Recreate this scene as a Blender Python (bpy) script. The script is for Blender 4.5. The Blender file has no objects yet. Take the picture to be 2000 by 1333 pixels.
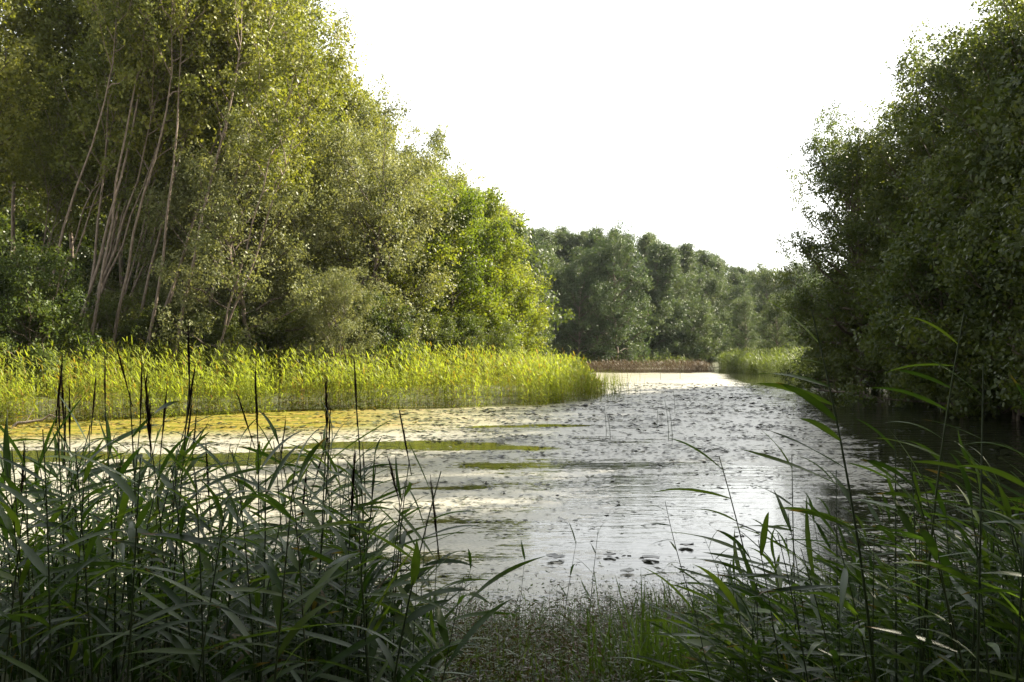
import bpy, math, random
import numpy as np
from mathutils import Vector

R = math.radians
rs = np.random.RandomState
random.seed(7)
sc = bpy.context.scene
col = sc.collection

# ------------------------------------------------------------------ camera, light, exposure
CAMZ, F = 2.5, 1944.0          # eye height above the water; focal length in photo pixels
cam_d = bpy.data.cameras.new('camera')
cam_d.lens = 35.0; cam_d.sensor_width = 36.0
cam_d.clip_start = 0.05; cam_d.clip_end = 3000
cam = bpy.data.objects.new('camera', cam_d); col.objects.link(cam)
cam.location = (0, 0, CAMZ); cam.rotation_euler = (R(90.4), 0, 0)
cam_d.dof.use_dof = False
sc.camera = cam

SUN_AZ, SUN_EL = 63.0, 36.0    # azimuth clockwise from the view direction
sdir = Vector((math.sin(R(SUN_AZ))*math.cos(R(SUN_EL)), math.cos(R(SUN_AZ))*math.cos(R(SUN_EL)), math.sin(R(SUN_EL))))
w = bpy.data.worlds.new('World'); sc.world = w; w.use_nodes = True
nt = w.node_tree; nt.nodes.clear()
sky = nt.nodes.new('ShaderNodeTexSky'); sky.sky_type = 'NISHITA'; sky.sun_disc = False
sky.sun_elevation = R(SUN_EL); sky.sun_rotation = R(SUN_AZ)
sky.air_density = 1.0; sky.dust_density = 0.9; sky.ozone_density = 1.0
hs = nt.nodes.new('ShaderNodeHueSaturation'); hs.inputs['Saturation'].default_value = 0.22
wm_ = nt.nodes.new('ShaderNodeMix'); wm_.data_type = 'RGBA'; wm_.blend_type = 'MULTIPLY'; wm_.inputs[0].default_value = 1.0; wm_.inputs[7].default_value = (1.0, 0.975, 0.92, 1)
bg = nt.nodes.new('ShaderNodeBackground'); bg.inputs['Strength'].default_value = 0.088
ow = nt.nodes.new('ShaderNodeOutputWorld')
nt.links.new(sky.outputs[0], hs.inputs['Color']); nt.links.new(hs.outputs[0], wm_.inputs[6]); nt.links.new(wm_.outputs[2], bg.inputs[0]); nt.links.new(bg.outputs[0], ow.inputs[0])

ld = bpy.data.lights.new('sun', 'SUN'); ld.energy = 5.0; ld.angle = R(0.6); ld.color = (1.0, 0.90, 0.72)
lo = bpy.data.objects.new('sun', ld); col.objects.link(lo)
lo.rotation_euler = sdir.to_track_quat('Z', 'Y').to_euler(); lo.location = sdir*100

sc.view_settings.view_transform = 'Standard'; sc.view_settings.look = 'None'
sc.view_settings.exposure = 2.2; sc.view_settings.gamma = 1.0
try: sc.view_settings.use_curve_mapping = False
except Exception: pass
sc.cycles.max_bounces = 6; sc.cycles.diffuse_bounces = 2; sc.cycles.glossy_bounces = 3
sc.cycles.transmission_bounces = 4; sc.cycles.transparent_max_bounces = 6
sc.cycles.volume_bounces = 0
sc.render.filter_size = 1.1
sc.cycles.use_denoising = True; sc.cycles.denoising_prefilter = 'ACCURATE'
sc.cycles.caustics_reflective = False; sc.cycles.caustics_refractive = False

# ------------------------------------------------------------------ helpers
def pt(px, Y, z=0.0):
    return ((px-1000)/F*Y, Y, z)

def zat(py, Y):                 # height seen at image row py at distance Y
    return CAMZ - (py-680)/F*Y

def tag(o, label=None, cat=None, group=None, kind=None):
    if label: o['label'] = label
    if cat: o['category'] = cat
    if group: o['group'] = group
    if kind: o['kind'] = kind
    return o

def mk_mesh(name, V, faces, mat, attrs=None, smooth=True):
    """faces: list of int arrays (n,3) or (n,4)"""
    me = bpy.data.meshes.new(name)
    V = np.asarray(V, np.float32)
    me.vertices.add(len(V)); me.vertices.foreach_set('co', V.ravel())
    li, ls, lt, k = [], [], [], 0
    for f in faces:
        f = np.asarray(f, np.int32)
        if len(f) == 0: continue
        m = f.shape[1]
        li.append(f.ravel()); n = len(f)
        ls.append(k + np.arange(n, dtype=np.int32)*m); lt.append(np.full(n, m, np.int32)); k += n*m
    li = np.concatenate(li); ls = np.concatenate(ls); lt = np.concatenate(lt)
    me.loops.add(len(li)); me.loops.foreach_set('vertex_index', li)
    me.polygons.add(len(ls)); me.polygons.foreach_set('loop_start', ls); me.polygons.foreach_set('loop_total', lt)
    if smooth: me.polygons.foreach_set('use_smooth', np.ones(len(ls), bool))
    if attrs:
        for an, arr in attrs.items():
            a = me.attributes.new(an, 'FLOAT', 'POINT'); a.data.foreach_set('value', np.asarray(arr, np.float32))
    me.update(calc_edges=True)
    if mat: me.materials.append(mat)
    return me

def mk_obj(name, me, parent=None, loc=None, rot=None, scale=None):
    o = bpy.data.objects.new(name, me); col.objects.link(o)
    if parent: o.parent = parent
    if loc is not None: o.location = loc
    if rot is not None: o.rotation_euler = rot
    if scale is not None: o.scale = scale if hasattr(scale, '__len__') else (scale,)*3
    return o

class Buf:
    def __init__(s): s.V, s.Q, s.T, s.A, s.n = [], [], [], [], 0
    def add(s, V, Q=None, T=None, a=None):
        V = np.asarray(V, float)
        s.V.append(V)
        if Q is not None and len(Q): s.Q.append(np.asarray(Q)+s.n)
        if T is not None and len(T): s.T.append(np.asarray(T)+s.n)
        s.A.append(np.full(len(V), 0.5) if a is None else np.broadcast_to(a, (len(V),)))
        s.n += len(V)
    def mesh(s, name, mat, smooth=True):
        fs = []
        if s.Q: fs.append(np.concatenate(s.Q))
        if s.T: fs.append(np.concatenate(s.T))
        return mk_mesh(name, np.concatenate(s.V), fs, mat, {'v': np.concatenate(s.A)}, smooth)

def tube(b, P, rad, n=6, a=0.5):
    P = np.asarray(P, float); rad = np.broadcast_to(rad, (len(P),))
    T = np.gradient(P, axis=0); T /= np.linalg.norm(T, axis=1)[:, None]+1e-9
    up = np.array([0.31, 0.17, 0.93]) if abs(T[0, 2]) < 0.9 else np.array([1., 0.1, 0])
    U = np.cross(T, up); U /= np.linalg.norm(U, axis=1)[:, None]+1e-9
    W = np.cross(T, U)
    th = np.arange(n)*2*np.pi/n
    V = P[:, None]+rad[:, None, None]*(np.cos(th)[None, :, None]*U[:, None]+np.sin(th)[None, :, None]*W[:, None])
    m = len(P); i = np.arange(m-1)[:, None]*n; j = np.arange(n)[None]; k = (j+1) % n
    Q = np.stack([i+j, i+k, i+n+k, i+n+j], -1).reshape(-1, 4)
    b.add(V.reshape(-1, 3), Q, a=a)

def leaves(b, C, D, N, L, Wd, a, fold=0.0):
    """rhombic leaves: C centres, D unit direction, N normal, L length, Wd width (arrays)"""
    S = np.cross(D, N); S /= np.linalg.norm(S, axis=1)[:, None]+1e-9
    L = np.asarray(L)[:, None]; Wd = np.asarray(Wd)[:, None]
    p0 = C-D*L*0.5; p2 = C+D*L*0.5
    p1 = C+S*Wd*0.5-D*L*0.06+N*fold*Wd; p3 = C-S*Wd*0.5-D*L*0.06+N*fold*Wd
    V = np.stack([p0, p1, p2, p3], 1).reshape(-1, 3)
    n = len(C); Q = np.arange(n*4).reshape(n, 4)
    b.add(V, Q, a=np.repeat(a, 4))

def unit(v): return v/(np.linalg.norm(v, axis=-1, keepdims=True)+1e-9)

# ------------------------------------------------------------------ materials
def new_mat(name):
    m = bpy.data.materials.new(name); m.use_nodes = True
    m.node_tree.nodes.clear(); return m, m.node_tree.nodes, m.node_tree.links

def ramp(nd, stops):
    r = nd.new('ShaderNodeValToRGB'); e = r.color_ramp.elements
    while len(e) > 1: e.remove(e[-1])
    e[0].position = stops[0][0]; e[0].color = (*stops[0][1], 1)
    for p, c in stops[1:]:
        x = e.new(p); x.color = (*c, 1)
    return r

def leaf_mat(name, c_dark, c_mid, c_light, trans=0.4, tcol=None, rough=0.5, spec=0.2, hue=0.016, noise=0.35):
    m, nd, lk = new_mat(name)
    at = nd.new('ShaderNodeAttribute'); at.attribute_name = 'v'
    oi = nd.new('ShaderNodeObjectInfo')
    geo = nd.new('ShaderNodeNewGeometry')
    ns = nd.new('ShaderNodeTexNoise'); ns.inputs['Scale'].default_value = noise; ns.inputs['Detail'].default_value = 2
    lk.new(geo.outputs['Position'], ns.inputs['Vector'])
    mx = nd.new('ShaderNodeMath'); mx.operation = 'MULTIPLY_ADD'
    lk.new(ns.outputs[0], mx.inputs[0]); mx.inputs[1].default_value = 0.8; mx.inputs[2].default_value = -0.4
    ad = nd.new('ShaderNodeMath'); ad.operation = 'ADD'; lk.new(at.outputs['Fac'], ad.inputs[0]); lk.new(mx.outputs[0], ad.inputs[1])
    ad.use_clamp = True
    rp = ramp(nd, [(0.0, c_dark), (0.5, c_mid), (1.0, c_light)]); lk.new(ad.outputs[0], rp.inputs[0])
    h = nd.new('ShaderNodeHueSaturation')
    mr = nd.new('ShaderNodeMapRange'); lk.new(oi.outputs['Random'], mr.inputs[0])
    mr.inputs[3].default_value = 0.5-hue; mr.inputs[4].default_value = 0.5+hue*0.6
    lk.new(mr.outputs[0], h.inputs['Hue'])
    mr2 = nd.new('ShaderNodeMapRange'); lk.new(oi.outputs['Random'], mr2.inputs[0])
    mr2.inputs[3].default_value = 1.15; mr2.inputs[4].default_value = 0.85
    lk.new(mr2.outputs[0], h.inputs['Value']); lk.new(rp.outputs[0], h.inputs['Color'])
    pb = nd.new('ShaderNodeBsdfPrincipled'); pb.inputs['Roughness'].default_value = rough
    pb.inputs['Specular IOR Level'].default_value = spec
    lk.new(h.outputs[0], pb.inputs['Base Color'])
    tr = nd.new('ShaderNodeBsdfTranslucent')
    tm = nd.new('ShaderNodeMix'); tm.data_type = 'RGBA'; tm.blend_type = 'MULTIPLY'; tm.inputs[0].default_value = 1.0
    lk.new(h.outputs[0], tm.inputs[6]); tm.inputs[7].default_value = (*(tcol or (2.2, 2.1, 0.9)), 1)
    lk.new(tm.outputs[2], tr.inputs[0])
    ms = nd.new('ShaderNodeMixShader'); ms.inputs[0].default_value = trans
    lk.new(pb.outputs[0], ms.inputs[1]); lk.new(tr.outputs[0], ms.inputs[2])
    o = nd.new('ShaderNodeOutputMaterial'); lk.new(ms.outputs[0], o.inputs[0])
    return m

def bark_mat(name, c1, c2, scale=3.0, rough=0.8):
    m, nd, lk = new_mat(name)
    tc = nd.new('ShaderNodeTexCoord'); mp = nd.new('ShaderNodeMapping'); mp.inputs['Scale'].default_value = (scale*3, scale*3, scale*0.7)
    lk.new(tc.outputs['Object'], mp.inputs[0])
    ns = nd.new('ShaderNodeTexNoise'); ns.inputs['Scale'].default_value = 2.0; ns.inputs['Detail'].default_value = 5
    lk.new(mp.outputs[0], ns.inputs['Vector'])
    rp = ramp(nd, [(0.35, c1), (0.65, c2)]); lk.new(ns.outputs[0], rp.inputs[0])
    pb = nd.new('ShaderNodeBsdfPrincipled'); pb.inputs['Roughness'].default_value = rough
    lk.new(rp.outputs[0], pb.inputs['Base Color'])
    bp = nd.new('ShaderNodeBump'); bp.inputs['Strength'].default_value = 0.6; bp.inputs['Distance'].default_value = 0.03
    lk.new(ns.outputs[0], bp.inputs['Height']); lk.new(bp.outputs[0], pb.inputs['Normal'])
    o = nd.new('ShaderNodeOutputMaterial'); lk.new(pb.outputs[0], o.inputs[0])
    return m

M_poplar = leaf_mat('poplar_leaf', (0.050, 0.064, 0.012), (0.114, 0.131, 0.026), (0.195, 0.205, 0.056), 0.30, (2.1, 2.1, 0.8), 0.5, 0.22)
M_silver = leaf_mat('grey_willow_leaf', (0.065, 0.084, 0.028), (0.125, 0.142, 0.055), (0.205, 0.220, 0.105), 0.32, (1.8, 1.7, 0.9), 0.5, 0.22)
M_yellow = leaf_mat('yellow_maple_leaf', (0.060, 0.085, 0.012), (0.105, 0.135, 0.018), (0.165, 0.175, 0.026), 0.45, (2.0, 2.0, 0.7))
M_under = leaf_mat('undergrowth_leaf', (0.030, 0.048, 0.012), (0.060, 0.085, 0.020), (0.10, 0.12, 0.032), 0.34)
M_far = leaf_mat('far_poplar_leaf', (0.036, 0.060, 0.026), (0.058, 0.084, 0.038), (0.095, 0.118, 0.055), 0.30, (1.8, 1.8, 0.9))
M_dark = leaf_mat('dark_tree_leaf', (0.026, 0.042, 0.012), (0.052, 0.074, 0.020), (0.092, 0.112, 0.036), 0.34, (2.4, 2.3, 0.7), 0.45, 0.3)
M_bed = leaf_mat('reed_bed_leaf', (0.24, 0.13, 0.03), (0.175, 0.205, 0.028), (0.27, 0.30, 0.05), 0.42, (1.9, 1.9, 0.8), noise=0.3)
M_bedfar = leaf_mat('far_reed_leaf', (0.07, 0.075, 0.025), (0.075, 0.10, 0.025), (0.12, 0.15, 0.035), 0.35, (1.8, 1.8, 0.8))
M_brown = leaf_mat('brown_sedge', (0.055, 0.035, 0.020), (0.085, 0.058, 0.032), (0.10, 0.085, 0.040), 0.2, (1.4, 1.2, 0.9))
M_reed = leaf_mat('reed_leaf', (0.026, 0.052, 0.018), (0.046, 0.082, 0.030), (0.095, 0.140, 0.040), 0.36, (2.2, 2.4, 0.5), 0.38, 0.3, 0.02, 1.5)
e_ = [n_ for n_ in M_reed.node_tree.nodes if n_.type == 'VALTORGB'][0].color_ramp.elements
e_[0].color = (0.15, 0.105, 0.05, 1); x_ = e_.new(0.09); x_.color = (0.022, 0.042, 0.017, 1)
M_stem = leaf_mat('reed_stem', (0.028, 0.046, 0.018), (0.045, 0.068, 0.026), (0.08, 0.09, 0.036), 0.05, (1, 1, 1), 0.5, 0.4, 0.01, 1.5)
M_plume = leaf_mat('reed_plume', (0.016, 0.011, 0.009), (0.030, 0.020, 0.015), (0.060, 0.042, 0.030), 0.15, (1.3, 1, .8), 0.8, 0.2, 0.01, 2)
M_herb = leaf_mat('herb_leaf', (0.100, 0.052, 0.032), (0.050, 0.084, 0.023), (0.125, 0.165, 0.060), 0.30, (1.8, 2, 0.7), 0.4, 0.5, 0.02, 1.6)
M_grass = leaf_mat('bank_grass', (0.042, 0.074, 0.016), (0.078, 0.125, 0.028), (0.13, 0.19, 0.05), 0.38, (1.9, 2.1, 0.6), 0.4, 0.5, 0.02, 1.5)
M_pale = bark_mat('pale_bark', (0.10, 0.072, 0.052), (0.25, 0.195, 0.15))
M_bark = bark_mat('dark_bark', (0.06, 0.045, 0.032), (0.13, 0.10, 0.07))
M_wood = bark_mat('drift_wood', (0.10, 0.08, 0.06), (0.20, 0.16, 0.12), 6)

# ------------------------------------------------------------------ ground and water
RIVER = np.array([(-120, 6), (-60, 8), (-10, 9.0), (0, 8.7), (8, 8.4), (17, 8), (18, 20), (18.5, 30), (20, 40), (22, 50), (25, 62),
                  (26.5, 84), (25.5, 104), (24, 116), (26, 130), (20, 136), (8, 128), (1, 110), (-2, 84), (2.2, 62), (3.4, 52), (1.6, 46.2), (-1, 43.6), (-6, 42.2),
                  (-12, 38.2), (-17, 33.8), (-24, 30.6), (-40, 28), (-120, 24)], float)

def sdf(P, poly):
    P = np.asarray(P, float); d = np.full(len(P), 1e9); ins = np.zeros(len(P), bool)
    n = len(poly)
    for i in range(n):
        a, b = poly[i], poly[(i+1) % n]
        e = b-a; wv = P-a
        t = np.clip((wv@e)/(e@e), 0, 1)
        d = np.minimum(d, np.hypot(*(wv-t[:, None]*e).T))
        c = (a[1] <= P[:, 1]) != (b[1] <= P[:, 1])
        xx = a[0]+(P[:, 1]-a[1])/(b[1]-a[1]+1e-12)*e[0]
        ins ^= c & (P[:, 0] < xx)
    return np.where(ins, -d, d)

def ground_h(x, y):
    x = np.asarray(x, float); y = np.asarray(y, float); sh = x.shape
    P = np.stack([x.ravel(), y.ravel()], 1)
    d = sdf(P, RIVER).reshape(sh)
    h = np.clip(d*0.11, -0.8, 0.55)
    h = h+0.05*np.sin(x*0.9+1.3*np.sin(y*0.5))*np.cos(y*0.8)
    near = np.clip((9-y)/9, 0, 1)
    h = h+np.where(d > 0, 0.25*near, 0)
    return h

def axis(a, b, fine0, fine1, df, dc):
    return np.unique(np.concatenate([np.arange(a, fine0, dc), np.arange(fine0, fine1, df), np.arange(fine1, b+dc, dc)]))
gx = axis(-500, 500, -45, 45, 0.8, 25); gy = axis(-100, 900, -4, 140, 0.8, 25)
X, Y = np.meshgrid(gx, gy); H = ground_h(X, Y)
nx, ny = len(gx), len(gy)
i = np.arange(ny-1)[:, None]*nx; j = np.arange(nx-1)[None]
Q = np.stack([i+j, i+j+1, i+nx+j+1, i+nx+j], -1).reshape(-1, 4)
m, nd, lk = new_mat('bank_soil')
geo = nd.new('ShaderNodeNewGeometry')
ns = nd.new('ShaderNodeTexNoise'); ns.inputs['Scale'].default_value = 1.3; ns.inputs['Detail'].default_value = 8; lk.new(geo.outputs['Position'], ns.inputs['Vector'])
rp = ramp(nd, [(0.3, (0.035, 0.028, 0.016)), (0.5, (0.05, 0.055, 0.02)), (0.7, (0.06, 0.08, 0.025))]); lk.new(ns.outputs[0], rp.inputs[0])
pb = nd.new('ShaderNodeBsdfPrincipled'); pb.inputs['Roughness'].default_value = 0.9; lk.new(rp.outputs[0], pb.inputs['Base Color'])
bp = nd.new('ShaderNodeBump'); bp.inputs['Distance'].default_value = 0.1; lk.new(ns.outputs[0], bp.inputs['Height']); lk.new(bp.outputs[0], pb.inputs['Normal'])
o = nd.new('ShaderNodeOutputMaterial'); lk.new(pb.outputs[0], o.inputs[0])
g = mk_obj('ground', mk_mesh('ground', np.stack([X, Y, H], -1).reshape(-1, 3), [Q], m))
tag(g, 'dark soil of the river banks under the trees and reeds', kind='structure')

# masks of the floating cover (gathered duckweed and leaves; sunlit zone tint)
def fbm(x, y, seed, octs=4, f0=1.0):
    r = rs(seed); s = 0
    for k in range(octs):
        a = r.uniform(0, 6.28, 4); f = f0*2**k
        s = s+(np.sin(x*f+a[0]+1.7*np.sin(y*f*0.8+a[1]))*np.sin(y*f*1.3+a[2]+1.5*np.sin(x*f*0.7+a[3])))/2**k
    return s
def cover(x, y):
    """0 open water .. 1 closed mat"""
    c = np.full(np.shape(x), 0.66)
    px = x/np.maximum(y, 1)*F+1000; py = 680+CAMZ*F/np.maximum(y, 1)
    # shaded right bank water is open and rippled
    right = np.clip((x-(3.8+0.16*y))/3.0, 0, 1)
    c = c-0.75*right
    # brighter open lanes in front
    c = c-0.35*np.exp(-(((x-4.0)/3.2)**2+((y-17)/6.0)**2))
    c = c-0.25*np.exp(-(((x-1.6)/2.5)**2+((y-12.5)/2.0)**2))
    # calm clear pools along the reeds: long narrow lanes
    wy_ = y+0.45*fbm(x*.5, y*.6, 12, 3, .7); wx_ = x+0.5*fbm(x, y, 13, 3, .8)
    for (cx, cy, rx, ry, k) in ((-3.0, 25.4, 2.4, 0.75, 1.1), (-0.6, 25.1, 1.2, 0.35, .9), (-6.0, 22.2, 2.0, 1.6, .9), (-11.5, 23.0, 2.6, 1.0, .8), (0.8, 31.8, 1.5, .5, .8), (1.8, 21.2, 1.3, .35, .6), (-.3, 21.0, 1.2, .35, .7),
                            (14, 108, 9, 7, .9), (3.3, 17.8, .6, .35, .8), (-.9, 18.2, .8, .25, .8)):
        c = c-k*np.exp(-(np.abs((wx_-cx)/rx)**2.6+np.abs((wy_-cy)/ry)**2.6))
    return np.clip(c+0.10*fbm(x, y*1.2, 5, 4, 0.5), 0, 1)
def sunlit_gold(x, y):  # yellow algae zone by the reeds, with sunlight put into its colour
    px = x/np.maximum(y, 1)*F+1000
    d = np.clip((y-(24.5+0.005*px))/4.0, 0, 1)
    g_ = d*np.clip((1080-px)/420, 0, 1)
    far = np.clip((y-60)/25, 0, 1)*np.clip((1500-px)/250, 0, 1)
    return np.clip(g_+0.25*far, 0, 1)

wx = axis(-140, 60, -20, 26, 0.42, 4); wy = axis(-2, 150, 6, 50, 0.28, 2)
X, Y = np.meshgrid(wx, wy); nx, ny = len(wx), len(wy)
i = np.arange(ny-1)[:, None]*nx; j = np.arange(nx-1)[None]
Q = np.stack([i+j, i+j+1, i+nx+j+1, i+nx+j], -1).reshape(-1, 4)
m, nd, lk = new_mat('river_water')
geo = nd.new('ShaderNodeNewGeometry')
def noise(scale, detail, sx=1, sy=1, rough=0.5):
    mp = nd.new('ShaderNodeMapping'); mp.inputs['Scale'].default_value = (sx, sy, 1); lk.new(geo.outputs['Position'], mp.inputs[0])
    n_ = nd.new('ShaderNodeTexNoise'); n_.inputs['Scale'].default_value = scale; n_.inputs['Detail'].default_value = detail
    n_.inputs['Roughness'].default_value = rough
    lk.new(mp.outputs[0], n_.inputs['Vector']); return n_
def math_(op, a, b=None, c=None, clamp=False):
    q = nd.new('ShaderNodeMath'); q.operation = op; q.use_clamp = clamp
    for k, v in enumerate((a, b, c)):
        if v is None: continue
        if isinstance(v, (int, float)): q.inputs[k].default_value = v
        else: lk.new(v, q.inputs[k])
    return q.outputs[0]
ac = nd.new('ShaderNodeAttribute'); ac.attribute_name = 'cover'
ag = nd.new('ShaderNodeAttribute'); ag.attribute_name = 'gold'
n1 = noise(1.1, 6, 0.55, 1.5, 0.62)     # streaky gathering of the cover
n2 = noise(9.0, 4, 0.7, 1.3, 0.6)
t = math_('ADD', ac.outputs['Fac'], math_('MULTIPLY', math_('SUBTRACT', n1.outputs[0], 0.5), 1.1))
t = math_('ADD', t, math_('MULTIPLY', math_('SUBTRACT', n2.outputs[0], 0.5), 0.9))
mr = nd.new('ShaderNodeMapRange'); mr.interpolation_type = 'SMOOTHSTEP'; lk.new(t, mr.inputs[0]); mr.inputs[1].default_value = 0.44; mr.inputs[2].default_value = 0.50
maskf = mr.outputs[0]
# open water
wb = nd.new('ShaderNodeBsdfPrincipled'); wb.inputs['Base Color'].default_value = (0.018, 0.020, 0.012, 1)
wb.inputs['Roughness'].default_value = 0.05; wb.inputs['IOR'].default_value = 1.333
rp1 = noise(1.8, 4, 0.5, 1.9, 0.55); rp2 = noise(8.0, 3, 0.6, 1.7, 0.5)
ar = nd.new('ShaderNodeAttribute'); ar.attribute_name = 'ripple'
rh = math_('ADD', math_('MULTIPLY', rp1.outputs[0], 1.0), math_('MULTIPLY', rp2.outputs[0], 0.22))
rp3 = noise(1.0, 1, 0.75, 2.6, 0.4)
rh = math_('ADD', rh, math_('MULTIPLY', math_('MULTIPLY', rp3.outputs[0], ar.outputs['Fac']), 11.0))
bw = nd.new('ShaderNodeBump'); bw.inputs['Strength'].default_value = 0.8; bw.inputs['Distance'].default_value = 0.010
lk.new(rh, bw.inputs['Height']); lk.new(bw.outputs[0], wb.inputs['Normal'])
# floating cover
n3 = noise(22.0, 4, 0.9, 1.1, 0.6); n4 = noise(1.6, 4, 0.6, 1.3)
cg = nd.new('ShaderNodeMix'); cg.data_type = 'RGBA'
c1 = ramp(nd, [(0.30, (0.08, 0.078, 0.055)), (0.5, (0.30, 0.29, 0.24)), (0.7, (0.48, 0.46, 0.40))]); lk.new(n3.outputs[0], c1.inputs[0])  # sky sheen on the wet mat is put into these pale tones
c2 = ramp(nd, [(0.36, (0.055, 0.078, 0.012)), (0.48, (0.15, 0.145, 0.022)), (0.60, (0.29, 0.19, 0.055))])  # algae tones, warmed by painted sunlight
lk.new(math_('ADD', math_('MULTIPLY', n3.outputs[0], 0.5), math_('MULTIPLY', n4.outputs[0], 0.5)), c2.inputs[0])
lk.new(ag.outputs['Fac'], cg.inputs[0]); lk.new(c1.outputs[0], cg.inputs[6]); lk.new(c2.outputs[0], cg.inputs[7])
fb = nd.new('ShaderNodeBsdfPrincipled'); lk.new(cg.outputs[2], fb.inputs['Base Color'])
rr = nd.new('ShaderNodeMapRange'); lk.new(n3.outputs[0], rr.inputs[0]); rr.inputs[1].default_value = .3; rr.inputs[2].default_value = .7
rr.inputs[3].default_value = 0.26; rr.inputs[4].default_value = 0.46; lk.new(rr.outputs[0], fb.inputs['Roughness'])
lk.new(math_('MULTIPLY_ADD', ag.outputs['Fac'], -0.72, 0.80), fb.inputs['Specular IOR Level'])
bf = nd.new('ShaderNodeBump'); bf.inputs['Strength'].default_value = 0.6; bf.inputs['Distance'].default_value = 0.0016
lk.new(math_('ADD', n3.outputs[0], math_('MULTIPLY', n2.outputs[0], 1.4)), bf.inputs['Height']); lk.new(bf.outputs[0], fb.inputs['Normal'])
ms = nd.new('ShaderNodeMixShader'); lk.new(maskf, ms.inputs[0]); lk.new(wb.outputs[0], ms.inputs[1]); lk.new(fb.outputs[0], ms.inputs[2])
o = nd.new('ShaderNodeOutputMaterial'); lk.new(ms.outputs[0], o.inputs[0])
wm = mk_mesh('river', np.stack([X, Y, X*0], -1).reshape(-1, 3), [Q], m, {'cover': cover(X, Y).ravel(), 'gold': sunlit_gold(X, Y).ravel(), 'ripple': (np.clip((X-(2.6+0.16*Y))/2.5, 0, 1)*np.clip((75-Y)/20, 0, 1)).ravel()})
tag(mk_obj('river', wm), 'slow river with floating cover, pale sky mirrored and dark by the right bank', kind='structure')

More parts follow.
